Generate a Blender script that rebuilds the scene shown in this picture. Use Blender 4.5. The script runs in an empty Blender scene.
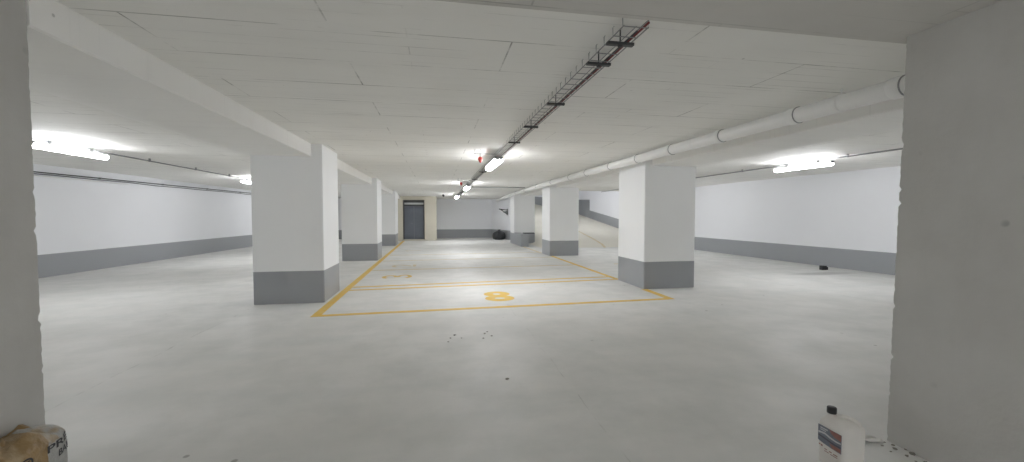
import bpy, bmesh, math, random
from mathutils import Vector, Matrix
random.seed(7)
D = bpy.data
SC = bpy.context.scene
COL = SC.collection

# ------------------------------------------------------------------ helpers
def finish(name, bm, mats, parent=None, smooth=False, loc=None):
    me = D.meshes.new(name)
    bm.normal_update()
    bm.to_mesh(me); bm.free()
    for m in (mats if isinstance(mats, (list, tuple)) else [mats]):
        me.materials.append(m)
    if smooth:
        for p in me.polygons: p.use_smooth = True
    o = D.objects.new(name, me); COL.objects.link(o)
    if parent is not None: o.parent = parent
    if loc is not None: o.location = loc
    return o

def thing(name, label, cat, loc=(0, 0, 0), rz=0.0, group=None):
    o = D.objects.new(name, None); COL.objects.link(o)
    o.empty_display_size = .1
    o.location = loc; o.rotation_euler = (0, 0, rz)
    o['label'] = label; o['category'] = cat
    if group: o['group'] = group
    return o

def tag(o, label, cat, group=None):
    o['label'] = label; o['category'] = cat
    if group: o['group'] = group
    return o

def struct(o, label, cat):
    o['kind'] = 'structure'; o['label'] = label; o['category'] = cat
    return o

def dup(root, loc, label, rz=None):
    r = root.copy(); COL.objects.link(r); r.location = loc; r['label'] = label
    if rz is not None: r.rotation_euler = (0, 0, rz)
    for ch in list(root.children):
        c = ch.copy(); COL.objects.link(c); c.parent = r
        for g in list(ch.children):
            d = g.copy(); COL.objects.link(d); d.parent = c
    return r

def box(bm, x0, x1, y0, y1, z0, z1, mi=0, bev=0.0):
    vs = [bm.verts.new(p) for p in ((x0,y0,z0),(x1,y0,z0),(x1,y1,z0),(x0,y1,z0),(x0,y0,z1),(x1,y0,z1),(x1,y1,z1),(x0,y1,z1))]
    fs = [bm.faces.new([vs[i] for i in f]) for f in ((3,2,1,0),(4,5,6,7),(0,1,5,4),(1,2,6,5),(2,3,7,6),(3,0,4,7))]
    for f in fs: f.material_index = mi
    if bev > 0:
        es = list({e for f in fs for e in f.edges})
        r = bmesh.ops.bevel(bm, geom=es, offset=bev, segments=2, affect='EDGES', profile=.6)
        for f in r['faces']: f.material_index = mi
    return vs

def quad(bm, pts, mi=0):
    f = bm.faces.new([bm.verts.new(p) for p in pts]); f.material_index = mi; return f

def tube(bm, pts, r, n=10, mi=0, cap=True, radii=None):
    pts = [Vector(p) for p in pts]
    rings = []
    for i, p in enumerate(pts):
        a = pts[max(i-1, 0)]; b = pts[min(i+1, len(pts)-1)]
        d = (b - a).normalized()
        up = Vector((0,0,1)) if abs(d.z) < .9 else Vector((1,0,0))
        s = d.cross(up).normalized(); t = s.cross(d)
        rr = radii[i] if radii else r
        rings.append([bm.verts.new(p + rr*(math.cos(2*math.pi*k/n)*s + math.sin(2*math.pi*k/n)*t)) for k in range(n)])
    for i in range(len(rings)-1):
        for k in range(n):
            f = bm.faces.new((rings[i][k], rings[i][(k+1)%n], rings[i+1][(k+1)%n], rings[i+1][k])); f.material_index = mi; f.smooth = True
    if cap:
        for q in (rings[0][::-1], rings[-1]):
            f = bm.faces.new(q); f.material_index = mi
    return rings

def loft(bm, secs, mi=0, cap=True):
    """secs: list of lists of points (same count)"""
    rs = [[bm.verts.new(p) for p in s] for s in secs]
    n = len(rs[0]); out = []
    for i in range(len(rs)-1):
        for k in range(n):
            f = bm.faces.new((rs[i][k], rs[i][(k+1)%n], rs[i+1][(k+1)%n], rs[i+1][k])); f.material_index = mi; f.smooth = True; out.append(f)
    if cap:
        f = bm.faces.new(rs[0][::-1]); f.material_index = mi
        f = bm.faces.new(rs[-1]); f.material_index = mi; f.smooth = True; out.append(f)
    return out

def superell(cx, cy, z, hx, hy, n=32, e=4.0):
    o = []
    for k in range(n):
        a = 2*math.pi*k/n; c, s = math.cos(a), math.sin(a)
        o.append((cx + hx*math.copysign(abs(c)**(2/e), c), cy + hy*math.copysign(abs(s)**(2/e), s), z))
    return o

# ------------------------------------------------------------------ materials
class NT:
    def __init__(self, name):
        self.m = D.materials.new(name); self.m.use_nodes = True
        self.t = self.m.node_tree; self.n = self.t.nodes; self.b = self.n['Principled BSDF']
    def add(self, typ, **kw):
        nd = self.n.new(typ)
        for k, v in kw.items():
            if k in nd.inputs: nd.inputs[k].default_value = v
            else: setattr(nd, k, v)
        return nd
    def link(self, a, b): self.t.links.new(a, b)
    def coords(self, scale=(1,1,1), rot=(0,0,0), loc=(0,0,0)):
        g = self.add('ShaderNodeNewGeometry')
        mp = self.add('ShaderNodeMapping')
        mp.inputs['Scale'].default_value = scale; mp.inputs['Rotation'].default_value = rot; mp.inputs['Location'].default_value = loc
        self.link(g.outputs['Position'], mp.inputs['Vector']); return mp.outputs['Vector']
    def noise(self, vec, scale, detail=4, rough=.55):
        nd = self.add('ShaderNodeTexNoise'); nd.inputs['Scale'].default_value = scale; nd.inputs['Detail'].default_value = detail; nd.inputs['Roughness'].default_value = rough
        self.link(vec, nd.inputs['Vector']); return nd.outputs['Fac']
    def ramp(self, fac, stops):
        r = self.add('ShaderNodeValToRGB'); e = r.color_ramp.elements
        while len(e) < len(stops): e.new(.5)
        for i, (p, c) in enumerate(stops):
            e[i].position = p; e[i].color = (c, c, c, 1) if isinstance(c, (int, float)) else (*c, 1)
        self.link(fac, r.inputs['Fac']); return r.outputs['Color']
    def mix(self, fac, a, b, blend='MIX'):
        m = self.add('ShaderNodeMix'); m.data_type = 'RGBA'; m.blend_type = blend
        for s, v in ((m.inputs[0], fac), (m.inputs[6], a), (m.inputs[7], b)):
            if isinstance(v, (int, float)): s.default_value = v
            elif isinstance(v, tuple): s.default_value = (*v, 1)
            else: self.link(v, s)
        return m.outputs[2]
    def math(self, op, a, b=0.0, c=None):
        m = self.add('ShaderNodeMath', operation=op)
        for i, v in enumerate((a, b) if c is None else (a, b, c)):
            if isinstance(v, (int, float)): m.inputs[i].default_value = v
            else: self.link(v, m.inputs[i])
        return m.outputs[0]
    def bump(self, h, strength=.2, dist=.01):
        b = self.add('ShaderNodeBump'); b.inputs['Strength'].default_value = strength; b.inputs['Distance'].default_value = dist
        self.link(h, b.inputs['Height']); self.link(b.outputs['Normal'], self.b.inputs['Normal'])
    def color(self, c):
        if isinstance(c, tuple): self.b.inputs['Base Color'].default_value = (*c, 1)
        else: self.link(c, self.b.inputs['Base Color'])
    def rough(self, r, spec=.5, metal=0.0):
        self.b.inputs['Roughness'].default_value = r; self.b.inputs['Specular IOR Level'].default_value = spec; self.b.inputs['Metallic'].default_value = metal

def plain(name, col, rough=.5, spec=.5, metal=0.0, var=.06, scale=6.0):
    t = NT(name); v = t.coords()
    n = t.noise(v, scale, 3)
    t.color(t.mix(n, tuple(c*(1-var) for c in col), tuple(min(1, c*(1+var)) for c in col)))
    t.rough(rough, spec, metal); return t.m

def painted(name, col, rough=.55):
    t = NT(name); v = t.coords()
    big = t.noise(v, .7, 3); fine = t.noise(v, 30, 3)
    t.color(t.mix(big, tuple(c*.965 for c in col), tuple(min(1, c*1.02) for c in col)))
    t.rough(rough, .4); t.bump(fine, .12, .004); return t.m

M_white = painted('white_wall_paint', (.855, .868, .90))
M_column = painted('white_column_paint', (.88, .89, .897))
M_band = painted('grey_base_paint', (.345, .36, .378), .45)

def mk_floor():
    t = NT('painted_concrete_floor'); v = t.coords()
    big = t.noise(v, .35, 4, .6); mid = t.noise(v, 1.6, 5, .65); str_ = t.noise(t.coords((.5, 2.2, 1)), 1.1, 4, .6); fine = t.noise(v, 55, 2)
    c = t.mix(t.ramp(big, [(.3, 0.0), (.7, 1.0)]), (.645, .638, .615), (.765, .765, .753))
    c = t.mix(t.ramp(mid, [(.42, 0.0), (.72, .6)]), c, (.56, .575, .555))
    c = t.mix(t.ramp(str_, [(.48, 0.0), (.75, .5)]), c, (.59, .61, .595))
    # little dark pits and specks
    vo = t.add('ShaderNodeTexVoronoi'); vo.inputs['Scale'].default_value = 2.6; t.link(v, vo.inputs['Vector'])
    sp = t.ramp(vo.outputs['Distance'], [(.0, 1.0), (.045, .8), (.06, 0.0)])
    keep = t.ramp(t.noise(v, .9, 2), [(.52, 0.0), (.6, .7)])
    c = t.mix(t.math('MULTIPLY', sp, keep), c, (.2, .195, .185))
    # saw-cut joints along the garage
    g = t.add('ShaderNodeNewGeometry'); s = t.add('ShaderNodeSeparateXYZ'); t.link(g.outputs['Position'], s.inputs[0])
    wob = t.math('MULTIPLY_ADD', t.noise(v, 1.4, 3), .10, -.05)
    xx = t.math('ADD', s.outputs['X'], wob)
    for x0, w in ((-3.15, .009), (1.22, .005), (7.9, .006)):
        d = t.math('ABSOLUTE', t.math('SUBTRACT', xx, x0))
        j = t.math('LESS_THAN', d, w)
        j = t.math('MULTIPLY', j, t.ramp(t.noise(v, 3.2, 3), [(.45, .0), (.68, .45)]))
        c = t.mix(j, c, (.30, .295, .28))
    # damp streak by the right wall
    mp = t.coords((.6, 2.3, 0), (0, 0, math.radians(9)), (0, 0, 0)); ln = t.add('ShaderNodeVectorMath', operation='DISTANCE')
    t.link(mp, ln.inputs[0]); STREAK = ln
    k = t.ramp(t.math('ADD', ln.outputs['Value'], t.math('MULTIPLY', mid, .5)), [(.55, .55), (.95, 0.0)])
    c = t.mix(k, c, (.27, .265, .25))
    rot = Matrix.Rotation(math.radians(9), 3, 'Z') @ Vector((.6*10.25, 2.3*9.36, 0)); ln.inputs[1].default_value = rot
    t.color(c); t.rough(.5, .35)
    rr = t.ramp(mid, [(.3, .42), (.7, .6)]); t.link(rr, t.b.inputs['Roughness'])
    t.bump(fine, .1, .003); return t.m
M_floor = mk_floor()

def mk_ramp():
    t = NT('ramp_concrete'); v = t.coords(); n = t.noise(v, 1.1, 5, .6)
    t.color(t.mix(n, (.68, .655, .575), (.77, .745, .66))); t.rough(.65, .3); t.bump(t.noise(v, 40, 2), .15, .004); return t.m
M_ramp = mk_ramp()

def mk_ceiling(name, a, b, line, amount):
    t = NT(name); v = t.coords()
    big = t.noise(v, .55, 4, .6); mid = t.noise(t.coords((.6, 3.0, 1)), 1.3, 5, .65); fine = t.noise(v, 28, 3)
    c = t.mix(t.ramp(big, [(.3, 0.0), (.7, 1.0)]), a, b)
    c = t.mix(t.ramp(mid, [(.5, 0.0), (.8, .22)]), c, tuple(x*.82 for x in a))
    def boards(w, h, m, amt, loc, lo, hi, c):
        br = t.add('ShaderNodeTexBrick'); br.offset = .5; br.inputs['Scale'].default_value = 1.0
        br.inputs['Brick Width'].default_value = w; br.inputs['Row Height'].default_value = h
        br.inputs['Mortar Size'].default_value = m; br.inputs['Mortar Smooth'].default_value = .3
        wv = t.coords((1,1,1), (0,0,0), loc)
        t.link(wv, br.inputs['Vector'])
        k = t.ramp(t.noise(t.coords((.8, 1.5, 1), (0,0,0), loc), 1.3, 5, .7), [(lo, 0.0), (hi, 1.0)])
        return t.mix(t.math('MULTIPLY', t.math('MULTIPLY', br.outputs['Fac'], k), amt), c, line)
    c = boards(2.5, .62, .007, amount, (-.55, .1, 0), .42, .62, c)
    c = boards(5.0, .155, .005, amount*.5, (.2, .03, 0), .47, .64, c)
    # small blow holes
    vo = t.add('ShaderNodeTexVoronoi'); vo.inputs['Scale'].default_value = 4.2; t.link(v, vo.inputs['Vector'])
    sp = t.ramp(vo.outputs['Distance'], [(.0, 1.0), (.035, .9), (.055, 0.0)])
    keep = t.ramp(t.noise(v, .8, 3), [(.56, 0.0), (.62, .6)])
    c = t.mix(t.math('MULTIPLY', sp, keep), c, line)
    t.color(c); t.rough(.7, .3); t.bump(fine, .15, .004); return t.m
M_ceil = mk_ceiling('painted_board_marked_ceiling', (.825, .82, .79), (.875, .868, .84), (.24, .235, .22), .8)
M_raw_ceil = mk_ceiling('raw_concrete_ceiling', (.55, .537, .508), (.62, .608, .58), (.2, .195, .185), .5)
M_beam = mk_ceiling('painted_beam', (.86, .855, .835), (.89, .886, .868), (.35, .345, .33), .12)

def mk_raw():
    t = NT('raw_concrete_wall'); v = t.coords()
    big = t.noise(v, 1.2, 5, .6); fine = t.noise(v, 18, 4); vert = t.noise(t.coords((3.5, 3.5, .5)), 1.5, 4)
    c = t.mix(t.ramp(big, [(.3, 0.0), (.7, 1.0)]), (.46, .452, .43), (.545, .54, .52))
    c = t.mix(t.ramp(vert, [(.5, 0.0), (.8, .3)]), c, (.44, .43, .405))
    vo = t.add('ShaderNodeTexVoronoi'); vo.inputs['Scale'].default_value = 5.0; t.link(v, vo.inputs['Vector'])
    sp = t.ramp(vo.outputs['Distance'], [(.0, 1.0), (.08, .7), (.13, 0.0)])
    keep = t.ramp(t.noise(v, 1.7, 3), [(.56, 0.0), (.63, .7)])
    c = t.mix(t.math('MULTIPLY', sp, keep), c, (.2, .195, .19))
    t.color(c); t.rough(.8, .25); t.bump(fine, .35, .008); return t.m
M_raw = mk_raw()

def mk_yellow():
    t = NT('worn_yellow_paint'); v = t.coords()
    n = t.noise(v, 5, 5, .7)
    t.color(t.mix(t.ramp(n, [(.45, 0.0), (.75, .6)]), (.74, .49, .085), (.68, .59, .38)))
    t.rough(.55, .35); return t.m
M_yellow = mk_yellow()
def mk_yellow_faint():
    t = NT('faded_yellow_paint'); v = t.coords()
    n = t.noise(v, 4, 5, .7)
    t.color(t.mix(t.ramp(n, [(.35, 0.0), (.7, 1.0)]), (.63, .50, .24), (.63, .60, .52)))
    t.rough(.55, .35); return t.m
M_faint = mk_yellow_faint()
M_cream = plain('cream_painted_concrete', (.60, .57, .48), .6, .3, var=.05, scale=2)
M_steel_door = plain('blue_grey_door_steel', (.17, .19, .23), .35, .5, .3, .12, 2)
M_door_frame = plain('dark_grey_frame_steel', (.10, .105, .11), .45, .5, .3)
M_glass_strip = plain('pale_transom_glass', (.75, .77, .78), .15, .6)  # pale colour stands in for light coming through the pane
M_galv = plain('galvanised_steel', (.34, .35, .35), .4, .5, .7, .12, 20)
M_dark = plain('dark_steel', (.06, .063, .065), .5, .5, .3)
M_cable_red = plain('red_cable_sheath', (.20, .035, .035), .5)
M_cable_grey = plain('dark_grey_cable_sheath', (.075, .077, .082), .5)
M_conduit = plain('grey_conduit_plastic', (.24, .245, .25), .5)
M_pvc = plain('white_pipe_plastic', (.88, .88, .87), .35, .5, var=.03, scale=2)
M_clampgrey = plain('grey_rubber_clamp', (.34, .345, .35), .5)
M_red = plain('red_signal_plastic', (.65, .05, .04), .35)
M_black = plain('black_plastic', (.018, .018, .02), .4, .5)
M_bag = plain('black_bag_film', (.03, .032, .036), .28, .6)
M_housing = plain('lamp_housing_grey', (.55, .56, .57), .5)

def mk_lamp(strength):
    t = NT('lit_lamp_diffuser'); v = t.coords(); n = t.noise(v, 2, 1)
    t.color((.9, .9, .9)); t.rough(.4)
    t.link(t.mix(n, (.965, .97, 1.0), (.975, .975, 1.0)), t.b.inputs['Emission Color'])
    t.b.inputs['Emission Strength'].default_value = strength
    return t.m
M_lamp = mk_lamp(62.0)

# ------------------------------------------------------------------ the shell
Y0, YB = -10.0, 28.2
def wl(y): return -9.83 + .068*(y - 12.2)
def wr(y): return 11.86 - .0425*(y - 8.8) if y < 17 else 11.51 - .012*(y - 17)

bm = bmesh.new()
quad(bm, [(-11.2, Y0, 0), (12.6, Y0, 0), (12.6, 34, 0), (-11.2, 34, 0)])
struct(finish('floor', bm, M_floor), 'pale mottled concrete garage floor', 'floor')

def zceil(y):
    if y <= 14.8: return 2.86
    if y <= 21.7: return 2.86 - .06*(y - 14.8)/6.9
    return 2.80 - .145*(y - 21.7)/6.5
YE = 20.1          # slab edge over the ramp
YN = 2.42          # joint between the raw and the painted slab
bm = bmesh.new()
quad(bm, [(-11.2, Y0, 2.86), (-11.2, -1.6, 2.86), (12.4, -1.6, 2.86), (12.4, Y0, 2.86)])
ys = [YN, 8.0, 14.8, YE, 21.7, YB]
for a, b in zip(ys[:-1], ys[1:]):
    x1 = 12.4 if b <= YE + .01 else 5.55
    quad(bm, [(-11.2, a, zceil(a)), (-11.2, b, zceil(b)), (x1, b, zceil(b)), (x1, a, zceil(a))])
quad(bm, [(5.55, YE, zceil(YE)), (12.4, YE, zceil(YE)), (12.4, YE, 3.2), (5.55, YE, 3.2)])
quad(bm, [(5.55, YE, zceil(YE)), (5.55, YE, 3.2), (5.55, 26, 3.2), (5.55, 26, 2.7)])
struct(finish('ceiling', bm, M_ceil), 'white painted board-marked concrete ceiling over the parking bays', 'ceiling')
bm = bmesh.new()
box(bm, -11.2, 12.4, -1.6, YN, 2.815, 3.05)
struct(finish('ceiling_raw', bm, M_raw_ceil), 'darker unpainted concrete slab overhead at the near edge', 'ceiling')

def banded_wall(name, pts, zt, label, band=.585, thick=.2, side=1):
    """pts: plan polyline (x, y); the visible face is on the polyline, the back is offset outwards."""
    bm = bmesh.new()
    n = len(pts)
    off = []
    for i in range(n):
        a = Vector(pts[max(i-1, 0)]); b = Vector(pts[min(i+1, n-1)])
        d = (b-a).normalized(); nn = Vector((d.y, -d.x))*side
        off.append(Vector(pts[i]) + nn*thick)
    for i in range(n-1):
        (xa, ya), (xb, yb) = pts[i], pts[i+1]
        for z0, z1, mi in ((0, band, 1), (band, zt, 0)):
            quad(bm, [(xa, ya, z0), (xb, yb, z0), (xb, yb, z1), (xa, ya, z1)], mi)
        A, B = off[i], off[i+1]
        quad(bm, [(A.x, A.y, 0), (A.x, A.y, zt), (B.x, B.y, zt), (B.x, B.y, 0)], 0)
    for i in (0, n-1):
        P = pts[i]; A = off[i]
        quad(bm, [(P[0], P[1], 0), (A.x, A.y, 0), (A.x, A.y, zt), (P[0], P[1], zt)], 0)
    bmesh.ops.recalc_face_normals(bm, faces=bm.faces)
    return struct(finish(name, bm, [M_white, M_band]), label, 'wall')

banded_wall('wall_left', [(wl(Y0), Y0), (wl(YB), YB)], 3.0, 'long white side wall with grey painted base beyond the left aisle', side=-1)
banded_wall('wall_right', [(wr(Y0), Y0), (wr(17), 17), (wr(18.8), 18.8)], 3.0, 'long white side wall with grey painted base beyond the right aisle', side=1)
banded_wall('wall_back', [(wl(YB), YB), (3.72, YB), (4.43, 25.75), (4.62, 24.9)], 2.95, 'white end wall with grey painted base behind the parking bays', side=-1)
bm = bmesh.new(); box(bm, -11.2, 12.6, Y0 - .2, Y0, 0, 3.0)
struct(finish('wall_rear', bm, M_white), 'white painted concrete wall behind the viewer', 'wall')

# ---- near unpainted walls left and right of the opening (ragged arrises)
LN = 1.3
def near_wall(name, xf, xb, ye, label, batter=0.0):
    bm = bmesh.new(); rnd = random.Random(len(name)*3)
    N = 120; zt = 2.875; secs = []
    sgn = 1 if xf > xb else -1
    for i in range(N+1):
        z = zt*i/N
        j = (rnd.random()-.5)*.004 - (.016*rnd.random() if rnd.random() < .07 else 0)
        k = abs(rnd.gauss(0, .0015)) + sgn*batter*(1 - z/zt)
        q = sgn*batter*(1 - z/zt)
        secs.append([(xf - sgn*q, ye - LN, z), (xf - sgn*q, ye - .05, z), (xf - sgn*k, ye - .012 + j, z), (xf - sgn*(.012 + k), ye + j, z), (xb, ye, z), (xb, ye - LN, z)])
    loft(bm, secs); 
    for f in bm.faces: f.smooth = False
    bmesh.ops.recalc_face_normals(bm, faces=bm.faces)
    return struct(finish(name, bm, M_raw), label, 'wall')
near_wall('wall_near_left', -2.2, -3.2, 2.74, 'rough unpainted concrete wall end at the left edge of the view')
near_wall('wall_near_right', 3.17, 4.2, 2.33, 'wide unpainted concrete wall end at the right edge of the view', .045)

# ---- ramp well on the right
def zr(x, y):
    s = min(1, max(0, (x - 4.9)/1.2)); s = s*s*(3 - 2*s)
    z = .123*max(0, y - 18.8)
    z += max(0, (y - 27)/6)*max(0, 11.35 - x)/3.3*.68
    return z*s + .003
bm = bmesh.new()
NX, NY = 26, 30
g = [[bm.verts.new((4.9 + (11.45 - 4.9)*i/NX, 18.8 + 14.2*j/NY, zr(4.9 + (11.45-4.9)*i/NX, 18.8 + 14.2*j/NY))) for i in range(NX+1)] for j in range(NY+1)]
for j in range(NY):
    for i in range(NX):
        f = bm.faces.new((g[j][i], g[j][i+1], g[j+1][i+1], g[j+1][i])); f.smooth = True
struct(finish('ramp', bm, M_ramp), 'cream concrete ramp climbing away behind the right-hand columns', 'ramp')
bm = bmesh.new()
ysr = [18.8 + i*.5 for i in range(0, 22)] + [29.5]
for a, b in zip(ysr[:-1], ysr[1:]):
    xa, xb = wr(a), wr(b); za, zb = .123*(a-18.8), .123*(b-18.8)
    quad(bm, [(xa, a, za-.3), (xb, b, zb-.3), (xb, b, zb+.6), (xa, a, za+.6)], 1)
    quad(bm, [(xa, a, za+.6), (xb, b, zb+.6), (xb, b, 5.4), (xa, a, 5.4)], 0)
xa, xb = wr(29.5), wr(33)
quad(bm, [(xa, 29.5, .9), (xb, 33, 1.3), (xb, 33, 2.84), (xa, 29.5, 2.72)], 1)
quad(bm, [(xa, 29.5, 2.72), (xb, 33, 2.84), (xb, 33, 5.4), (xa, 29.5, 5.4)], 0)
struct(finish('wall_ramp_right', bm, [M_white, M_band]), 'white ramp wall whose grey base climbs and steps up', 'wall')
bm = bmesh.new()
xa = wr(33)
quad(bm, [(xa, 33, 1.2), (8.0, 33, 1.8), (8.0, 33, 3.07), (xa, 33, 2.84)], 1)
quad(bm, [(8.0, 33, 1.8), (4.4, 33, 0), (4.4, 33, 3.2), (8.0, 33, 3.07)], 1)
quad(bm, [(xa, 33, 2.84), (8.0, 33, 3.07), (8.0, 33, 5.4), (xa, 33, 5.4)], 0)
quad(bm, [(8.0, 33, 3.07), (4.4, 33, 3.2), (4.4, 33, 5.4), (8.0, 33, 5.4)], 0)
struct(finish('wall_ramp_back', bm, [M_white, M_band]), 'far white ramp wall with a tall grey base', 'wall')
bm = bmesh.new(); box(bm, 4.64, 4.84, 24.9, 33, 0, 5.4)
struct(finish('wall_ramp_left', bm, M_white), 'white wall on the inner side of the ramp', 'wall')
bm = bmesh.new(); box(bm, 4.2, 12.4, YE-.1, 33.1, 5.4, 5.6)
box(bm, 4.2, 12.4, YE-.2, YE, 3.2, 5.4); box(bm, 5.35, 5.55, YE, 26, 3.2, 5.4); box(bm, 4.2, 5.55, 25.8, 26, 2.6, 5.4)
struct(finish('ceiling_ramp', bm, M_white), 'upper ceiling high over the ramp', 'ceiling')

# ---- beams
def beam(x0, x1, segs, label):
    for (a, b), lab in zip(segs, label):
        bm = bmesh.new()
        za, zb = zceil(a) + .03, zceil(b) + .03
        zl = 2.635
        ba, bb = min(zl, zceil(a) - .16), min(zl, zceil(b) - .16)
        v = [bm.verts.new(p) for p in ((x0,a,ba),(x1,a,ba),(x1,b,bb),(x0,b,bb),(x0,a,za),(x1,a,za),(x1,b,zb),(x0,b,zb))]
        for f in ((3,2,1,0),(4,5,6,7),(0,1,5,4),(1,2,6,5),(2,3,7,6),(3,0,4,7)): bm.faces.new([v[i] for i in f])
        es = [e for e in bm.edges if abs(e.verts[0].co.x - e.verts[1].co.x) < 1e-6 and max(e.verts[0].co.z, e.verts[1].co.z) < 2.7 and abs(e.verts[0].co.y - e.verts[1].co.y) > .5]
        bmesh.ops.bevel(bm, geom=es, offset=.012, segments=1, affect='EDGES')
        struct(finish('ceiling_beam', bm, M_beam), lab, 'beam')
LY = [7.90, 14.84, 21.72]; RY = [8.08, 15.25, 21.86]
CW = 1.18
beam(-3.28, -2.2, [(2.745, LY[0]), (LY[0]+CW, LY[1]), (LY[1]+CW, LY[2]), (LY[2]+CW, 25.8)],
     ['long dropped ceiling beam from the near left wall end to the nearest left column',
      'ceiling beam between the nearest and the second left column',
      'ceiling beam between the second and the third left column',
      'short ceiling beam behind the third left column'])
beam(4.5, 5.5, [(2.42, RY[0]), (RY[0]+CW+.08, RY[1]), (RY[1]+CW, RY[2]), (RY[2]+CW, 25.7)],
     ['low ceiling beam beside the white pipe in front of the nearest right column',
      'ceiling beam between the nearest and the second right column',
      'ceiling beam between the second and the third right column',
      'short ceiling beam behind the third right column'])

# ------------------------------------------------------------------ columns
def column(x0, x1, y0, y1, zt, label):
    cx, cy = (x0+x1)/2, (y0+y1)/2
    r = thing('concrete_column', label, 'column', (cx, cy, 0), 0, 'square concrete columns with grey bases')
    hx, hy = (x1-x0)/2, (y1-y0)/2
    bm = bmesh.new(); vs = box(bm, -hx, hx, -hy, hy, .585, zt)
    es = [e for e in bm.edges if abs(e.verts[0].co.z - e.verts[1].co.z) > .5]
    bmesh.ops.bevel(bm, geom=es, offset=.012, segments=2, affect='EDGES')
    finish('shaft', bm, M_column, r)
    bm = bmesh.new(); vs = box(bm, -hx-.001, hx+.001, -hy-.001, hy+.001, 0, .585)
    es = [e for e in bm.edges if abs(e.verts[0].co.z - e.verts[1].co.z) > .3]
    bmesh.ops.bevel(bm, geom=es, offset=.012, segments=2, affect='EDGES')
    finish('painted_base', bm, M_band, r)['label'] = 'grey painted base'
    return r
column(-3.20, -2.025, LY[0], LY[0]+CW, 2.862, 'nearest left white column with a grey base, beside the front left corner of the yellow lines')
column(-3.21, -2.04, LY[1], LY[1]+CW, 2.86, 'second white column with a grey base in the left row')
column(-3.26, -2.10, LY[2], LY[2]+CW+.3, 2.80, 'farthest white column in the left row, beside the dark metal door')
column(4.35, 5.54, RY[0], RY[0]+CW+.1, 2.862, 'nearest right white column with a grey base, standing under the white pipe')
column(4.27, 5.43, RY[1], RY[1]+CW, 2.856, 'middle white column of the right row, in front of the ramp')
column(4.12, 5.27, RY[2], RY[2]+CW, 2.80, 'farthest white column of the right row, behind the low grey wall')

# low grey wall by the ramp, board on it
r = bmesh.new(); box(r, 4.11, 4.50, 19.95, 21.85, 0, .62, 0, .01)
tag(finish('low_wall', r, M_band), 'low grey wall stub standing in front of the farthest right column', 'wall stub')
r = bmesh.new(); box(r, 4.38, 4.93, 20.5, 20.8, .62, .665, 0, .006)
tag(finish('board', r, M_dark), 'dark board lying across the low grey wall stub by the ramp', 'board')

# ------------------------------------------------------------------ door lobby at the back
bm = bmesh.new()
XL, XA, XB, XR = -2.75, -2.06, -.755, -.02
YF, YD = 25.8, 26.35
box(bm, XL, XA, YF, YB, 0, 2.75); box(bm, XB, XR, YF, YB, 0, 2.75); box(bm, XA, XB, YF, YB, 2.5, 2.75); box(bm, XA, XB, YD+.1, YB, 0, 2.5)
box(bm, XA, XB, YF+.02, YD+.1, 0, .05)
struct(finish('wall_lobby', bm, M_cream), 'cream concrete surround of the dark metal door at the far end', 'wall')
d = D.objects.new('door_1', None); COL.objects.link(d); d.location = ((XA+XB)/2, YD, .05)
struct(d, 'dark blue-grey metal door in a cream surround at the far end', 'door')
w = (XB-XA)/2
bm = bmesh.new()
box(bm, -w, -w+.07, -.06, .06, 0, 2.45); box(bm, w-.07, w, -.06, .06, 0, 2.45); box(bm, -w+.07, w-.07, -.06, .06, 2.29, 2.45); box(bm, -w+.07, w-.07, -.05, .06, 2.07, 2.17)
finish('door_frame', bm, M_door_frame, d)
bm = bmesh.new(); box(bm, -w+.07, w-.07, -.02, .02, 2.17, 2.29)
finish('transom_pane', bm, M_glass_strip, d)['label'] = 'pale strip above the door leaf'
for s, a, b in ((0, -w+.075, -.004), (1, .004, w-.075)):
    bm = bmesh.new(); box(bm, a, b, -.04, .01, .01, 2.065, 0, .004)
    for k in range(3):
        xx = a + (b-a)*(k+1)/4; box(bm, xx-.012, xx+.012, -.047, -.038, .06, 2.0)
    lf = finish('door_leaf', bm, M_steel_door, d)
    if s == 0:
        bm = bmesh.new(); tube(bm, [(-.06, -.04, 1.0), (-.06, -.09, 1.0), (-.16, -.09, 1.0)], .012, 8)
        finish('door_handle', bm, M_galv, lf)

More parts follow.
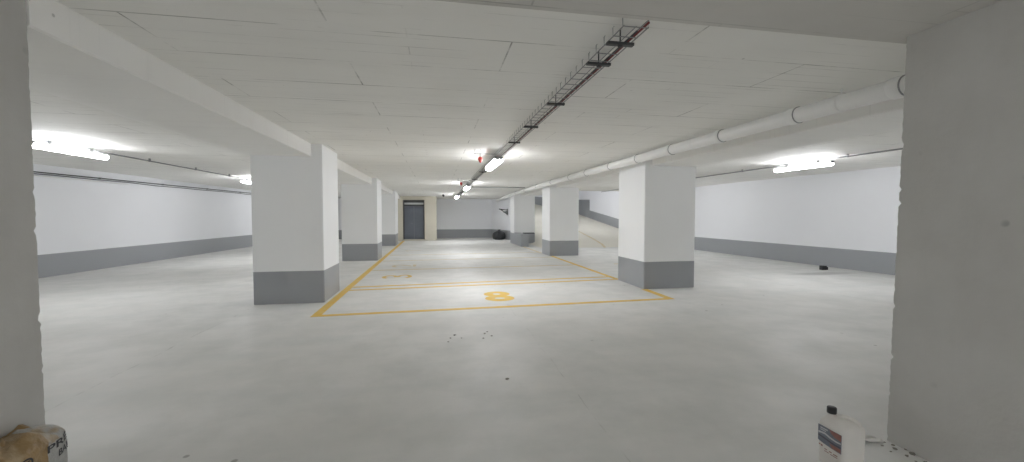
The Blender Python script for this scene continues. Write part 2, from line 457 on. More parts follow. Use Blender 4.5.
# ------------------------------------------------------------------ lamps
def make_lamp(label, loc, L, wd, wide=False):
    r = thing('ceiling_lamp', label, 'lamp', loc, 0, 'lit strip lamps under the ceiling')
    h = L/2
    # housing: shallow trapezoid tray
    bm = bmesh.new()
    hw = .35 if not wide else .56
    prof = [(-wd*hw, .02 if not wide else .004), (-wd*hw*.9, .045), (-wd*hw*.7, .05), (wd*hw*.7, .05), (wd*hw*.9, .045), (wd*hw, .02 if not wide else .004)]
    loft(bm, [[(x, y, z) for x, z in prof] for y in (-h+.01, h-.01)])
    for f in bm.faces: f.smooth = False
    bmesh.ops.recalc_face_normals(bm, faces=bm.faces)
    finish('housing', bm, M_housing, r)
    bm = bmesh.new()
    dp = .055 if not wide else .07
    prof = [(wd*.5*math.cos(math.pi*k/12), -.002 - dp*math.sin(math.pi*k/12)**.8) for k in range(13)] + ([] if wide else [(-wd*.47, .012), (-wd*.38, .021), (wd*.38, .021), (wd*.47, .012)])
    ss = []
    for y, s in ((-h, .80), (-h+.02, .96), (-h+.05, 1), (h-.05, 1), (h-.02, .96), (h, .80)):
        ss.append([(x*s, y, z*s) for x, z in prof])
    loft(bm, ss); bmesh.ops.recalc_face_normals(bm, faces=bm.faces)
    finish('diffuser', bm, M_lamp, r)['label'] = 'glowing white diffuser'
    for s in (-1, 1):
        bm = bmesh.new(); y = s*(h + .005)
        box(bm, -wd*.42, wd*.42, min(y, y - s*.03), max(y, y - s*.03), -.012, .045, 0, .006)
        finish('end_cap', bm, M_conduit, r)
        bm = bmesh.new(); yy = s*h*.55
        box(bm, -.012, .012, yy-.015, yy+.015, .045, .11); box(bm, -.05, .05, yy-.02, yy+.02, .10, .108)
        finish('mounting_clip', bm, M_galv, r)
    return r
strip = make_lamp('nearest lit strip lamp over the left aisle, at the near wall end', (-6.22, 8.42, 2.70), 1.5, .11)
dup(strip, (-6.25, 15.55, 2.70), 'second lit strip lamp of the left aisle, beside the nearest left column')
dup(strip, (-6.25, 22.6, 2.64), 'third strip lamp of the left aisle, hidden behind the left columns')
dup(strip, (8.28, 8.15, 2.70), 'nearest lit strip lamp over the right aisle')
dup(strip, (8.25, 15.3, 2.70), 'second strip lamp of the right aisle, hidden behind the nearest right column')
cen = make_lamp('nearest of the three lit lamps under the wire tray', (1.19, 8.68, 2.675), 1.55, .17, True)
dup(cen, (1.17, 16.3, 2.655), 'middle of the three lit lamps under the wire tray')
dup(cen, (1.12, 23.5, 2.60), 'farthest and smallest of the three lit lamps under the wire tray')
dup(strip, (-6.25, 1.35, 2.70), 'strip lamp of the left aisle hidden behind the near left wall end')
dup(strip, (8.3, -.6, 2.70), 'strip lamp of the right aisle hidden behind the near right wall end')
dup(strip, (-6.25, -5.7, 2.66), 'unseen strip lamp of the left aisle, added behind the viewer')  # unseen aisle lamps, added to brighten the column fronts
dup(strip, (8.3, -6.0, 2.66), 'unseen strip lamp of the right aisle, added behind the viewer')
dup(cen, (-1.6, -4.6, 2.60), 'left lamp of the unseen pair added behind the viewer')  # out-of-view lamps added for more light on column fronts and ceiling
dup(cen, (1.1, -8.2, 2.60), 'unseen lamp added far behind the viewer')
dup(cen, (3.8, -4.6, 2.60), 'right lamp of the unseen pair added behind the viewer')
dup(strip, (7.2, 27.5, 4.3), 'unseen strip lamp added over the inner side of the ramp')  # unseen lamps added to brighten the ramp and its walls
dup(strip, (9.0, 23.6, 4.3), 'unseen strip lamp added high over the foot of the ramp')

# ------------------------------------------------------------------ wire cable tray
tray = thing('cable_tray', 'long galvanised wire basket cable tray hung along the middle of the ceiling', 'cable tray', (1.235, 0, 0))
TZ = 2.775; TW = .082; TA, TB = 2.43, 27.6
def tz(y): return TZ if y < 14.8 else TZ - (2.86 - zceil(y))
for x, z in ((-TW, 0), (TW, 0), (TW, .045)):
    bm = bmesh.new()
    tube(bm, [(x, y, tz(y) + z) for y in (TA, 8, 14.8, 21.7, TB)], .004, 6)
    finish('side_wire', bm, M_galv, tray)
bm = bmesh.new(); tube(bm, [(0, y, tz(y)) for y in (TA, 8, 14.8, 21.7, TB)], .003, 6); finish('floor_wire', bm, M_galv, tray)
def rung_pts(y):
    z = tz(y)
    return [(-TW-.002, y-.012, z+.058), (-TW-.006, y-.002, z+.052), (-TW-.004, y, z), (TW+.004, y, z), (TW+.006, y-.002, z+.052)]
y = TA + .01; k = 0; rest = bmesh.new()
while y < TB:
    bm = bmesh.new() if k < 90 else rest
    tube(bm, rung_pts(y), .0036, 6 if k < 40 else 4)
    if k < 90: finish('rung', bm, M_galv, tray)
    y += .145; k += 1
o = finish('far_rungs', rest, M_galv, tray); o['kind'] = 'stuff'
for y in (2.66, 3.04, 4.2, 5.35, 6.55, 11.2, 13.6, 18.5, 21):
    bm = bmesh.new(); z = tz(y) - .006
    # slotted channel under the tray with a threaded rod to the slab
    box(bm, -TW-.012, TW+.012, y-.018, y+.018, z-.020, z-.001)
    ch = finish('support_channel', bm, M_dark, tray)
    bm = bmesh.new()
    tube(bm, [(.0, y, z - .03), (.0, y, zceil(y) + .005)], .005, 6); box(bm, -.012, .012, y-.012, y+.012, z-.032, z-.02)
    finish('hanger_rod', bm, M_dark, ch)
def cable(name, x, z, r, m, label, ya, yb, wob=.0015):
    bm = bmesh.new(); rnd = random.Random(int(x*1000)); pts = []
    n = int((yb-ya)/.35)
    for i in range(n+1):
        yy = ya + (yb-ya)*i/n
        pts.append((x + rnd.uniform(-wob, wob), yy, tz(yy) + z + rnd.uniform(0, .003)))
    tube(bm, pts, r, 7)
    return tag(finish(name, bm, m), label, 'cable')
cable('electric_cable', 1.235+TW-.014, .013, .0075, M_cable_red, 'dark red cable running along the right edge of the wire tray', 2.40, 7.9)
cable('electric_cable', 1.235+TW-.032, .012, .006, M_cable_grey, 'dark grey cable lying next to the red cable in the wire tray', 2.52, 27)

# ------------------------------------------------------------------ conduits
def conduit(name, pts, r, m, label, clips=(), cat='conduit', zc=None):
    t = thing(name, label, cat, (0, 0, 0))
    bm = bmesh.new(); tube(bm, pts, r, 8); finish('tube', bm, m, t)
    for (x, y, z, ax) in clips:
        bm = bmesh.new()
        if ax == 'c': box(bm, x-r*1.4, x+r*1.4, y-.010, y+.010, z-r*1.2, z+.06)
        else: box(bm, x-.05, x+r*1.5, y-.012, y+.012, z-r*1.6, z+r*1.6)
        finish('clip', bm, M_clampgrey, t)
    return t
conduit('ceiling_conduit', [(-6.36, 2.0, 2.80), (-6.33, 14.8, 2.80), (-6.33, 26, 2.70)], .014, M_conduit, 'thin grey conduit along the ceiling above the left aisle lamps',
        [(-6.35, yy, 2.80, 'c') for yy in (6.2, 10.6, 12.4, 14.2)])
conduit('ceiling_conduit', [(8.44, 2.0, 2.81), (8.40, 14.8, 2.81), (8.36, 20.05, 2.765)], .016, M_conduit, 'thin grey conduit along the ceiling above the right aisle lamp',
        [(8.43, yy, 2.81, 'c') for yy in (5.0, 7.2, 10.2, 12.6, 15)])
def wpts(z, off, ys, wob=0, seed=1):
    rnd = random.Random(seed)
    return [(wl(yy) + off, yy, z + rnd.uniform(-wob, wob)) for yy in ys]
ysw = [3 + i*1.2 for i in range(21)]
lc = conduit('wall_conduit', wpts(2.655, .05, [3, 14, 27.5]), .015, M_cable_grey, 'dark conduit running along the top of the left wall',
        [(wl(yy)+.05, yy, 2.655, 'w') for yy in (9, 11.5, 14, 16.5, 19, 21.5)])
bm = bmesh.new(); tube(bm, wpts(2.60, .035, ysw, .018, 5), .012, 6)
finish('loose_cable', bm, M_cable_grey, lc)['label'] = 'loose dark cable sagging under the conduit'
conduit('wall_conduit', wpts(2.555, .04, [3, 12.5, 15]), .013, M_pvc, 'short white conduit under the dark one on the left wall',
        [(wl(yy)+.04, yy, 2.555, 'w') for yy in (9.5, 12)])
conduit('cross_conduit', [(1.3, 18.0, 2.80), (3.88, 18.0, 2.80)], .016, M_conduit, 'grey conduit crossing the ceiling from the wire tray to the white pipe')

# ------------------------------------------------------------------ white drain pipe
pipe = thing('drain_pipe', 'thick white plastic drain pipe hung under the ceiling above the right columns', 'pipe', (4.0, 0, 0))
PZ, PR = 2.715, .084
def pz(y): return PZ + .022 if y > 14 else PZ + .022*max(0, (y-4)/10)
def pzz(y): return min(pz(y), zceil(y) - .115)
bm = bmesh.new(); tube(bm, [(0, yy, pzz(yy)) for yy in (1.2, 4, 8, 14, 18, 21.7, 24.5, 28.15)], PR, 28); finish('pipe_run', bm, M_pvc, pipe)
JY = [2.92, 3.99, 5.23, 6.5, 7.72, 9.04, 10.6, 12.0, 14.0, 16.2, 18.4, 20.6]
for yy in JY:
    z = pzz(yy)
    bm = bmesh.new()
    tube(bm, [(0, yy, z), (0, yy+.01, z), (0, yy+.10, z), (0, yy+.11, z)], PR+.009, 28, radii=[PR+.004, PR+.011, PR+.010, PR+.003])
    so = finish('pipe_socket', bm, M_pvc, pipe)
    bm = bmesh.new()
    tube(bm, [(0, yy-.006, z), (0, yy+.003, z)], PR+.009, 28)
    finish('seal_ring', bm, M_clampgrey, so)
for yy in (3.5, 5.9, 8.4, 11.2, 13.0, 17.3):
    z = pzz(yy)
    bm = bmesh.new(); tube(bm, [(0, yy-.012, z), (0, yy+.012, z)], PR+.005, 24)
    tube(bm, [(0, yy, z+PR), (0, yy, zceil(yy)+.003)], .006, 6)
    finish('hanger_clamp', bm, M_pvc, pipe)

# ------------------------------------------------------------------ small ceiling things
def sounder(loc, label, group):
    t = thing('alarm_sounder', label, 'alarm', loc, 0, group)
    bm = bmesh.new(); tube(bm, [(0,0,.05),(0,0,.03),(0,0,0),(0,0,-.05),(0,0,-.07)], .05, 16, radii=[.025,.04,.046,.022,.006]); finish('horn', bm, M_red, t)
    bm = bmesh.new(); box(bm, -.12, .312, -.010, .010, .10, .112); tube(bm, [(0, 0, .045), (0, 0, .105)], .008, 6); finish('bracket_arm', bm, M_galv, t)
    bm = bmesh.new(); tube(bm, [(-.1,0,.105),(-.1,0,.212)], .006, 6); tube(bm, [(.0,0,.105),(.0,0,.212)], .006, 6); finish('drop_rod', bm, M_galv, t)
    return t
s1 = sounder((.83, 7.95, 2.665), 'nearer red alarm sounder beside the nearest tray lamp', 'red alarms by the tray')
dup(s1, (.83, 14.3, 2.664), 'farther, smaller red alarm sounder beside the middle tray lamp')
t = thing('dome_camera', 'small black dome camera on the ceiling in front of the far wall', 'camera', (.37, 23.9, zceil(23.9)))
bm = bmesh.new(); tube(bm, [(0,0,0),(0,0,-.04)], .06, 20); finish('mount_plate', bm, M_black, t)
bm = bmesh.new(); tube(bm, [(0,0,-.04),(0,0,-.08),(0,0,-.12),(0,0,-.14)], .06, 20, radii=[.065,.065,.045,.015]); finish('dome', bm, M_black, t)

# ------------------------------------------------------------------ things at the back
t = thing('rubbish_bag', 'black rubbish bag slumped in the far right corner by the end wall', 'bag', (3.92, 25.95, 0))
bm = bmesh.new(); rnd = random.Random(3); secs = []
for z, rr in ((0, .28), (.04, .36), (.16, .40), (.3, .395), (.42, .36), (.5, .26), (.55, .13), (.57, .07)):
    ph = rnd.random()*6
    secs.append([((rr*(1 + .09*math.sin(5*a + ph) + rnd.uniform(-.05, .05)))*math.cos(a), (rr*(.85 + .06*math.sin(7*a+ph)))*math.sin(a), z + (rnd.uniform(-.012, .012) if z > 0 else 0)) for a in [2*math.pi*k/28 for k in range(28)]])
loft(bm, secs); finish('sack', bm, M_bag, t)
bm = bmesh.new(); secs = []
for z, rr in ((.555, .07), (.58, .05), (.61, .07), (.64, .10)):
    secs.append([(rr*(1+.25*math.sin(4*a))*math.cos(a), rr*(1+.2*math.cos(5*a))*math.sin(a), z) for a in [2*math.pi*k/16 for k in range(16)]])
loft(bm, secs); finish('knot', bm, M_bag, t)
t = thing('wall_bracket', 'dark metal bracket with two arms fixed on the angled wall beside the farthest right column', 'bracket', (4.41, 25.72, 1.74), math.radians(15))
bm = bmesh.new(); box(bm, -.03, .0, -.05, .05, -.18, .22); finish('wall_plate', bm, M_dark, t)
for a, b in (((-.02, 0, .14), (-.62, -.1, .2)), ((-.02, 0, -.12), (-.5, -.1, .17))):
    bm = bmesh.new(); tube(bm, [a, b], .028, 8); finish('arm', bm, M_dark, t)
bm = bmesh.new(); box(bm, -.30, -.03, -.09, -.03, -.02, .06, 0, .01); finish('clamp', bm, M_dark, t)

# ------------------------------------------------------------------ floor markings
ZP = .0025
def stripe(name, pts, m, label, cat='floor line', group=None):
    bm = bmesh.new()
    top = [bm.verts.new((x, y, ZP)) for x, y in pts]; bot = [bm.verts.new((x, y, .0004)) for x, y in pts]
    bm.faces.new(top); bm.faces.new(bot[::-1]); n = len(pts)
    for i in range(n): bm.faces.new((top[i], bot[i], bot[(i+1)%n], top[(i+1)%n]))
    bmesh.ops.recalc_face_normals(bm, faces=bm.faces)
    return tag(finish(name, bm, m), label, cat, group)
def lineq(xa, ya, xb, yb, w): return [(xa, ya - w/2), (xb, yb - w/2), (xb, yb + w/2), (xa, ya + w/2)]
G = 'yellow parking bay lines'
stripe('bay_line', [(-1.96, 6.80), (-1.82, 6.80), (-1.92, 25.6), (-2.06, 25.6)], M_yellow, 'broad yellow line running back beside the left row of columns', 'floor line', G)
stripe('bay_line', [(4.28, 7.02), (4.42, 7.02), (4.43, RY[0]-.005), (4.29, RY[0]-.005)], M_yellow, 'short yellow line in front of the nearest right column', 'floor line', G)
stripe('bay_line', [(4.31, RY[0]+CW+.11), (4.43, RY[0]+CW+.11), (4.40, RY[1]-.01), (4.28, RY[1]-.01)], M_yellow, 'yellow line between the nearest and the middle right column', 'floor line', G)
stripe('bay_line', [(4.20, RY[1]+CW+.01), (4.31, RY[1]+CW+.01), (4.26, 19.93), (4.15, 19.93)], M_faint, 'faded yellow line between the middle right column and the low grey wall', 'floor line', G)
stripe('bay_line', lineq(-1.83, 6.86, 4.29, 7.07, .12), M_yellow, 'yellow cross line closing the front of the nearest bay', 'floor line', G)
stripe('bay_line', lineq(-1.83, 9.07, 4.31, 9.44, .11), M_yellow, 'nearer line of the yellow pair behind the bay with the painted 8', 'floor line', G)
stripe('bay_line', lineq(-1.83, 9.45, 4.31, 9.87, .11), M_yellow, 'farther line of the yellow pair behind the bay with the painted 8', 'floor line', G)
stripe('bay_line', lineq(-1.83, 12.2, 4.29, 12.4, .13), M_faint, 'faded yellow cross line behind the second bay', 'floor line', G)
stripe('bay_line', lineq(-1.83, 14.6, 4.28, 14.85, .10), M_faint, 'faded yellow cross line level with the second left column', 'floor line', G)
stripe('bay_line', lineq(-1.83, 16.6, 4.2, 16.85, .10), M_faint, 'faded yellow cross line just behind the second left column', 'floor line', G)
stripe('bay_line', lineq(5.62, 12.4, 6.5, 12.45, .11), M_faint, 'short faded yellow line on the floor of the right aisle', 'floor line', G)
# line going up the ramp
bm = bmesh.new(); P = [(7.9, 18.6), (8.15, 19.6), (8.25, 21), (8.3, 22.6), (8.32, 24.5)]
for (xa, ya), (xb, yb) in zip(P[:-1], P[1:]):
    quad(bm, [(xa, ya, zr(xa, ya)+.006), (xa+.13, ya, zr(xa+.13, ya)+.006), (xb+.13, yb, zr(xb+.13, yb)+.006), (xb, yb, zr(xb, yb)+.006)])
tag(finish('ramp_line', bm, M_faint), 'faded yellow guide line curving up the ramp', 'floor line')

def text_mesh(body, offset=.0):
    cu = D.curves.new('lettering', 'FONT'); cu.body = body; cu.extrude = 0; cu.offset = offset; cu.resolution_u = 6
    ob = D.objects.new('lettering', cu); COL.objects.link(ob)
    dg = bpy.context.evaluated_depsgraph_get()
    me = D.meshes.new_from_object(ob.evaluated_get(dg))
    D.objects.remove(ob); D.curves.remove(cu)
    return me
def arc(cx, cy, rx, ry, a0, a1, n=14):
    return [(cx + rx*math.cos(math.radians(a0 + (a1-a0)*i/n)), cy + ry*math.sin(math.radians(a0 + (a1-a0)*i/n))) for i in range(n+1)]
DIGIT = {'8': [arc(.5, .73, .30, .19, -90, 270, 24) + arc(.5, .27, .34, .19, 90, -270, 24)],
         '3': [arc(.48, .73, .30, .19, 160, -90) + arc(.48, .27, .34, .19, 90, -160)],
         '2': [arc(.5, .70, .32, .22, 165, -30) + [(.5, .30), (.16, .08), (.86, .08)]],
         '1': [[(.25, .72), (.55, .93), (.55, .06)]]}
def number(body, cx, cy, w, h, rot, label, m, sw=.13):
    """sw: painted stroke width in metres"""
    bm = bmesh.new()
    for path in DIGIT[body]:
        P = []
        for u, q in path:
            u -= .5; q -= .5
            if rot: u, q = -q, u
            p = Vector((u*w, q*h, 0))
            if not P or (p - P[-1]).length > 1e-4: P.append(p)
        L = []
        for i, p in enumerate(P):
            d = (P[min(i+1, len(P)-1)] - P[max(i-1, 0)]).normalized(); nn = Vector((-d.y, d.x, 0))*sw/2
            up = Vector((0, 0, .0015 + .0015*i/len(P)))   # the brush overlaps itself: each stroke lies a hair above the last
            L.append([bm.verts.new(q) for q in (p + nn + up, p - nn + up)])
        for a, b in zip(L[:-1], L[1:]):
            f = bm.faces.new((a[0], a[1], b[1], b[0])); f.normal_update()
            if f.normal.z < 0: f.normal_flip()
    o = finish('bay_number', bm, m, None, False, (cx, cy, .0006))
    return tag(o, label, 'floor number', 'painted bay numbers')
number('8', 1.17, 7.90, .56, .92, False, 'bold yellow number 8 painted on the floor of the nearest bay', M_yellow, .185)
number('3', -1.02, 10.85, .78, .72, True, 'yellow number lying sideways on the floor of the second bay', M_yellow, .10)
number('2', -1.02, 13.1, .76, .74, True, 'faded yellow number lying sideways on the floor of the third bay', M_faint, .10)
number('1', -1.06, 18.6, .8, 1.1, True, 'faintest yellow number, far back on the floor by the third left column', M_faint, .09)

# ------------------------------------------------------------------ small litter on the floor
bm = bmesh.new()
box(bm, -.09, .05, -.06, .06, 0, .125, 0, .012); box(bm, .02, .11, -.045, .045, .0, .085, 0, .01)
tag(finish('litter', bm, M_black, None, False, (11.0, 10.0, 0)), 'small black block of litter on the floor by the right wall', 'litter')
def crumb(x, y, s, label, rnd, m):
    bm = bmesh.new(); bmesh.ops.create_icosphere(bm, subdivisions=1, radius=s)
    for v in bm.verts: v.co = Vector((v.co.x*rnd.uniform(.7, 1.5), v.co.y*rnd.uniform(.7, 1.3), max(-.3*s, v.co.z*rnd.uniform(.3, .6))))
    zmin = min(v.co.z for v in bm.verts)
    for v in bm.verts: v.co.z -= zmin
    return tag(finish('concrete_crumb', bm, m, None, False, (x, y, 0)), label, 'crumb', 'crumbs of dirt on the floor')
M_crumb = plain('concrete_crumb_grey', (.27, .26, .235), .8, .2, var=.25, scale=60)
M_scrap = plain('white_film_scrap', (.72, .71, .68), .5, .3)
rnd = random.Random(11)
for x, y in ((.16, 5.30), (.22, 5.42), (.30, 5.28), (.13, 5.15), (.62, 5.42), (.70, 5.30), (.58, 5.22), (.66, 5.5)):
    crumb(x, y, .009 + rnd.random()*.008, 'small dark crumb in the scatter on the floor in front of the nearest bay', rnd, M_crumb)
crumb(.66, 3.87, .017, 'single dark crumb on the bare floor midway between the viewer and the nearest bay', rnd, M_crumb)
for x, y, s in ((3.02, 2.27, .010), (3.06, 2.22, .016), (3.10, 2.26, .011), (3.05, 2.14, .012), (3.11, 2.15, .018), (3.00, 2.20, .008), (3.09, 2.06, .013), (3.13, 2.20, .012), (3.08, 2.30, .009), (3.04, 2.08, .008)):
    crumb(x, y, s, 'concrete rubble crumb at the foot of the right wall end', rnd, M_crumb)
bm = bmesh.new(); secs = []
N = 10
top = []; 
for i in range(N+1):
    u = i/N; wv = .012*math.sin(u*9)
    top.append((u*.2, wv))
rows = [[bm.verts.new((x, yy + wv, .004 + .018*math.sin(x*22 + j*1.7)**2)) for x, wv in top] for j, yy in enumerate((-.03, -.01, .012, .035))]
for a, b in zip(rows[:-1], rows[1:]):
    for i in range(N): bm.faces.new((a[i], a[i+1], b[i+1], b[i]))
o = finish('film_scrap', bm, M_scrap, None, True, (2.90, 2.42, 0)); o.rotation_euler = (0, 0, math.radians(-38))
md = o.modifiers.new('thick', 'SOLIDIFY'); md.thickness = .003; md.offset = 1
tag(o, 'crumpled white scrap of film on the floor by the right wall end', 'scrap')

# ------------------------------------------------------------------ plastic canister
def mk_jug():
    t = NT('milky_canister_plastic'); v = t.coords()
    t.color(t.mix(t.noise(v, 9, 3), (.64, .62, .585), (.72, .70, .665))); t.rough(.4, .45)
    t.b.inputs['Subsurface Weight'].default_value = .15; t.b.inputs['Subsurface Radius'].default_value = (.02, .018, .016)
    return t.m
M_jug = mk_jug()
HX, HY = .092, .090
j = thing('plastic_canister', 'milky plastic canister with a black cap and printed label on the floor at lower right', 'canister', (2.42+HX, 2.035+HY, 0)); j.scale = (1, 1, .925)
bm = bmesh.new(); e = 5.0
S = [(0, .90, .90, 0, 0), (.008, .97, .97, 0, 0), (.02, 1, 1, 0, 0), (.15, 1, 1, 0, 0), (.282, 1, 1, 0, 0), (.303, .965, .965, 0, 0), (.320, .86, .87, 0, .003), (.332, .70, .74, -.004, .008), (.340, .50, .56, -.01, .016), (.346, .34, .38, -.018, .03)]
loft(bm, [superell(ox, oy, z, HX*a, HY*b, 40, e if z < .31 else 3.2) for z, a, b, ox, oy in S])
finish('body', bm, M_jug, j)
nx, ny = -.030, .045
bm = bmesh.new(); tube(bm, [(nx, ny, .335), (nx, ny, .362)], .021, 20); finish('neck', bm, M_jug, j)
bm = bmesh.new()
secs = []
for z, rr in ((.355, .0245), (.358, .0255), (.392, .0255), (.397, .0235)):
    secs.append([(nx + rr*(1 + (.03 if k % 2 else 0))*math.cos(2*math.pi*k/40), ny + rr*(1 + (.03 if k % 2 else 0))*math.sin(2*math.pi*k/40), z) for k in range(40)])
loft(bm, secs); finish('screw_cap', bm, M_black, j)['label'] = 'black ribbed cap'
bm = bmesh.new()
pts = []
for i in range(11):
    u = i/10; pts.append((-.005 + .062*u, .022 - .085*u, .328 + .030*math.sin(math.pi*min(1, u*1.02))**.6 - .022*u))
tube(bm, pts, .013, 12, radii=[.014 + .004*abs(2*i/10-1) for i in range(11)]); finish('handle', bm, M_jug, j)
# printed label on the face towards the bays
M_l1 = plain('label_blue_grey', (.15, .165, .205), .4, var=.3, scale=40)
M_l2 = plain('label_brown_red', (.27, .12, .095), .4, var=.3, scale=35)
M_l3 = plain('label_pale_print', (.55, .55, .56), .4, var=.2, scale=50)
M_l4 = plain('label_dark_print', (.06, .06, .075), .4, var=.2, scale=50)
def lab(poly, mi, lift):
    # poly in (s, z): s runs from the far end (0) to the near end (1) of the face
    return [(-HX - lift, HY*.86 - 1.72*HY*s, z - .012) for s, z in poly]
bm = bmesh.new()
def lp(poly, mi, lift):
    top = [bm.verts.new(p) for p in lab(poly, mi, lift)]; bot = [bm.verts.new(p) for p in lab(poly, mi, -.001)]
    n = len(poly)
    f = bm.faces.new(top); f.material_index = mi
    for i in range(n):
        q = bm.faces.new((top[i], bot[i], bot[(i+1)%n], top[(i+1)%n])); q.material_index = mi
lp([(0, .282), (1, .282), (1, .155), (.6, .158), (.25, .163), (0, .172)], 0, .0012)
lp([(.5, .281), (.99, .281), (.99, .238), (.72, .245), (.55, .262)], 1, .0018)
lp([(.02, .236), (.3, .243), (.55, .232), (.8, .226), (.98, .228), (.98, .219), (.8, .216), (.5, .221), (.3, .231), (.02, .224)], 2, .0018)
lp([(.02, .214), (.35, .208), (.7, .200), (.98, .200), (.98, .190), (.65, .190), (.3, .198), (.02, .204)], 3, .0018)
lp([(.1, .270), (.42, .270), (.42, .262), (.1, .262)], 2, .0018)
lp([(.1, .256), (.35, .256), (.35, .250), (.1, .250)], 2, .0018)
lp([(.5, .187), (.98, .187), (.98, .160), (.62, .162)], 1, .0018)
bmesh.ops.recalc_face_normals(bm, faces=bm.faces)
finish('printed_label', bm, [M_l1, M_l2, M_l3, M_l4], j)['label'] = 'blue, red and dark printed label'
bm = bmesh.new()
for s0, s1, z0, z1 in ((.05, .12, .142, .150), (.14, .22, .138, .150), (.3, .42, .128, .134), (.5, .62, .126, .133), (.68, .86, .124, .131), (.3, .5, .114, .119), (.55, .86, .112, .117)):
    p = [(s0, z0), (s1, z0), (s1, z1), (s0, z1)]
    top = [bm.verts.new(q) for q in lab(p, 0, .0012)]; f = bm.faces.new(top)
finish('print_marks', bm, M_l2, j)

# ------------------------------------------------------------------ sack at the left wall end
def mk_sack():
    t = NT('printed_sack_film'); v = t.coords()
    n = t.noise(v, 14, 4, .6)
    g = t.add('ShaderNodeNewGeometry'); s = t.add('ShaderNodeSeparateXYZ'); t.link(g.outputs['Position'], s.inputs[0])
    k = t.math('ADD', s.outputs['Y'], t.math('MULTIPLY', t.noise(v, 7, 3), .05))
    tan = t.mix(n, (.20, .13, .05), (.40, .27, .13))
    whi = t.mix(n, (.28, .285, .275), (.52, .52, .50))
    f = t.ramp(k, [(0.0, 0.0), (1.0, 1.0)])
    m = t.math('GREATER_THAN', k, 2.46)
    c = t.mix(m, tan, whi)
    # tan folds over the crumpled top
    zt = t.math('GREATER_THAN', t.math('ADD', s.outputs['Z'], t.math('MULTIPLY', n, .06)), .455)
    c = t.mix(t.math('MULTIPLY', zt, t.ramp(t.noise(v, 9, 2), [(.45, 0.0), (.55, .8)])), c, (.36, .27, .16))
    t.color(c); t.rough(.35, .5); t.bump(t.noise(v, 13, 4), .9, .02); return t.m
M_sack = mk_sack()
SX, SY, HXB, HYB = -2.07, 2.385, .118, .225
sk = thing('building_sack', 'crumpled tan and white plastic sack with black lettering leaning at the left wall end', 'sack', (SX, SY, 0)); sk.scale = (1, 1, 1.09)
rnd = random.Random(5)
def srad(z):  # fullness
    if z < .03: return .86 + .14*z/.03
    if z < .385: return 1.0
    return max(.12, math.cos((z-.385)/.07*math.pi/2*.93)**.5)
def spt(a, z, lift=0.0):
    r = srad(z) * (1 + .018*math.sin(6*a + z*14) + .012*math.sin(11*a - z*23))
    c, s = math.cos(a), math.sin(a); e = 2.9
    return (( HXB*r + lift)*math.copysign(abs(c)**(2/e), c), (HYB*r + lift)*math.copysign(abs(s)**(2/e), s), z)
bm = bmesh.new(); secs = []
zs = [0, .012, .03, .08, .14, .2, .26, .31, .345, .37, .385, .397, .409, .420, .430, .438, .445, .450, .453]
for z in zs:
    ring = []
    for k in range(56):
        a = 2*math.pi*k/56; p = spt(a, z)
        dz = 0
        if z > .37: dz = (.012*math.sin(5*a + 1.3) + .008*math.sin(9*a))*(z-.37)/.08
        ring.append((p[0], p[1], p[2] + dz))
    secs.append(ring)
loft(bm, secs); finish('sack_body', bm, M_sack, sk)
# folded, twisted mouth of the sack
bm = bmesh.new(); rows = []
for i in range(15):
    u = i/14; y = -.19 + .34*u
    rows.append([( .055*math.sin(u*5 + .6) - .02 + q*.028 + .012*math.sin(u*17 + q*2), y + .01*math.sin(q*3 + u*11), .425 + .045*(1-abs(q)/2.2)*(.5 + .5*math.sin(u*7.5 + .9)**2) - .02*abs(q)) for q in (-2, -1, 0, 1, 2)])
vs = [[bm.verts.new(p) for p in r] for r in rows]
for a, b in zip(vs[:-1], vs[1:]):
    for i in range(4):
        f = bm.faces.new((a[i], a[i+1], b[i+1], b[i])); f.smooth = True
M_fold = plain('tan_sack_fold', (.36, .24, .11), .4, .45, var=.4, scale=16)
o = finish('folded_mouth', bm, M_fold, sk); md = o.modifiers.new('thick', 'SOLIDIFY'); md.thickness = .006
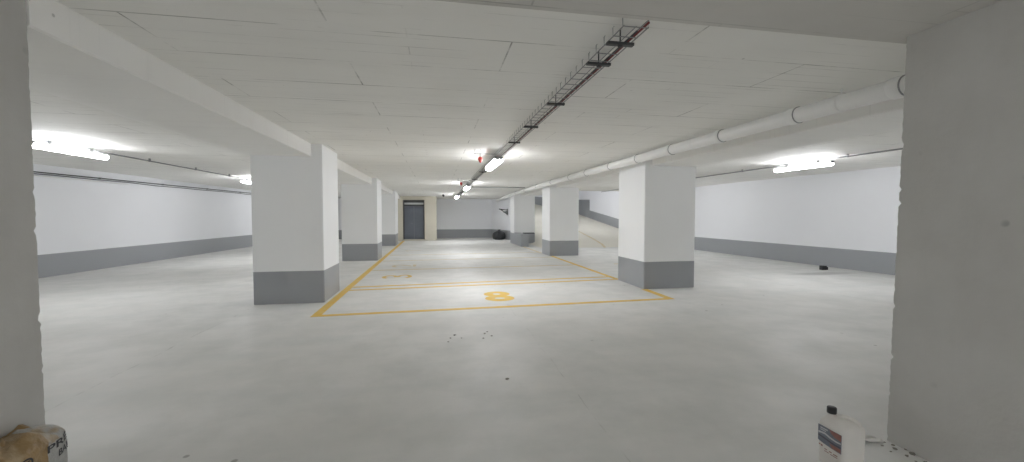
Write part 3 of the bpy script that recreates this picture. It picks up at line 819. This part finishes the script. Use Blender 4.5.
# lettering wrapped on the side of the sack
M_ink = plain('black_print', (.025, .027, .035), .5)
def wrap_text(body, a0, z0, w, h, slope, off):
    me = text_mesh(body, off)
    bm = bmesh.new(); bm.from_mesh(me); D.meshes.remove(me)
    bmesh.ops.triangulate(bm, faces=bm.faces)
    bmesh.ops.subdivide_edges(bm, edges=bm.edges, cuts=1)
    xs = [v.co.x for v in bm.verts]; yv = [v.co.y for v in bm.verts]
    x0, x1, y0, y1 = min(xs), max(xs), min(yv), max(yv)
    for v in bm.verts:
        u = (v.co.x-x0)/(x1-x0)*w; q = (v.co.y-y0)/(y1-y0)*h
        yy = a0 + u; z = z0 + q + slope*u
        # find the angle on the +x side whose y is yy
        lo, hi = -math.pi/2, math.pi/2
        for _ in range(30):
            mid = (lo+hi)/2
            if spt(mid, z)[1] < yy: lo = mid
            else: hi = mid
        p = spt(lo, z, .0025); v.co = Vector((p[0], p[1], z))
    bmesh.ops.recalc_face_normals(bm, faces=bm.faces)
    return bm
finish('lettering', wrap_text('PRE', .04, .352, .14, .034, .10, .02), M_ink, sk)['label'] = 'black letters PRE'
finish('lettering', wrap_text('BAU', .10, .308, .095, .034, .12, .02), M_ink, sk)['label'] = 'black letters on the second line'
finish('printed_emblem', wrap_text('@', -.115, .325, .085, .062, .03, .02), M_ink, sk)['label'] = 'black swirl emblem'

# ------------------------------------------------------------------ camera and view
cam = D.cameras.new('camera'); co = D.objects.new('camera', cam); COL.objects.link(co)
cam.sensor_width = 36; cam.lens = 410/1024*36; cam.clip_start = .05; cam.clip_end = 200
co.location = (0, 0, 1.6)
co.rotation_euler = (math.radians(90 - 2.3046), 0, math.radians(-10.3663))
SC.camera = co
w = D.worlds.new('world'); SC.world = w; w.use_nodes = True
w.node_tree.nodes['Background'].inputs['Color'].default_value = (0, 0, 0, 1)
w.node_tree.nodes['Background'].inputs['Strength'].default_value = 0
vs = SC.view_settings
vs.view_transform = 'Standard'; vs.look = 'None'; vs.gamma = 1; vs.exposure = 0; vs.use_curve_mapping = False
SC.cycles.max_bounces = 16; SC.cycles.diffuse_bounces = 12
SC.cycles.use_denoising = True
SC.cycles.sample_clamp_indirect = 10
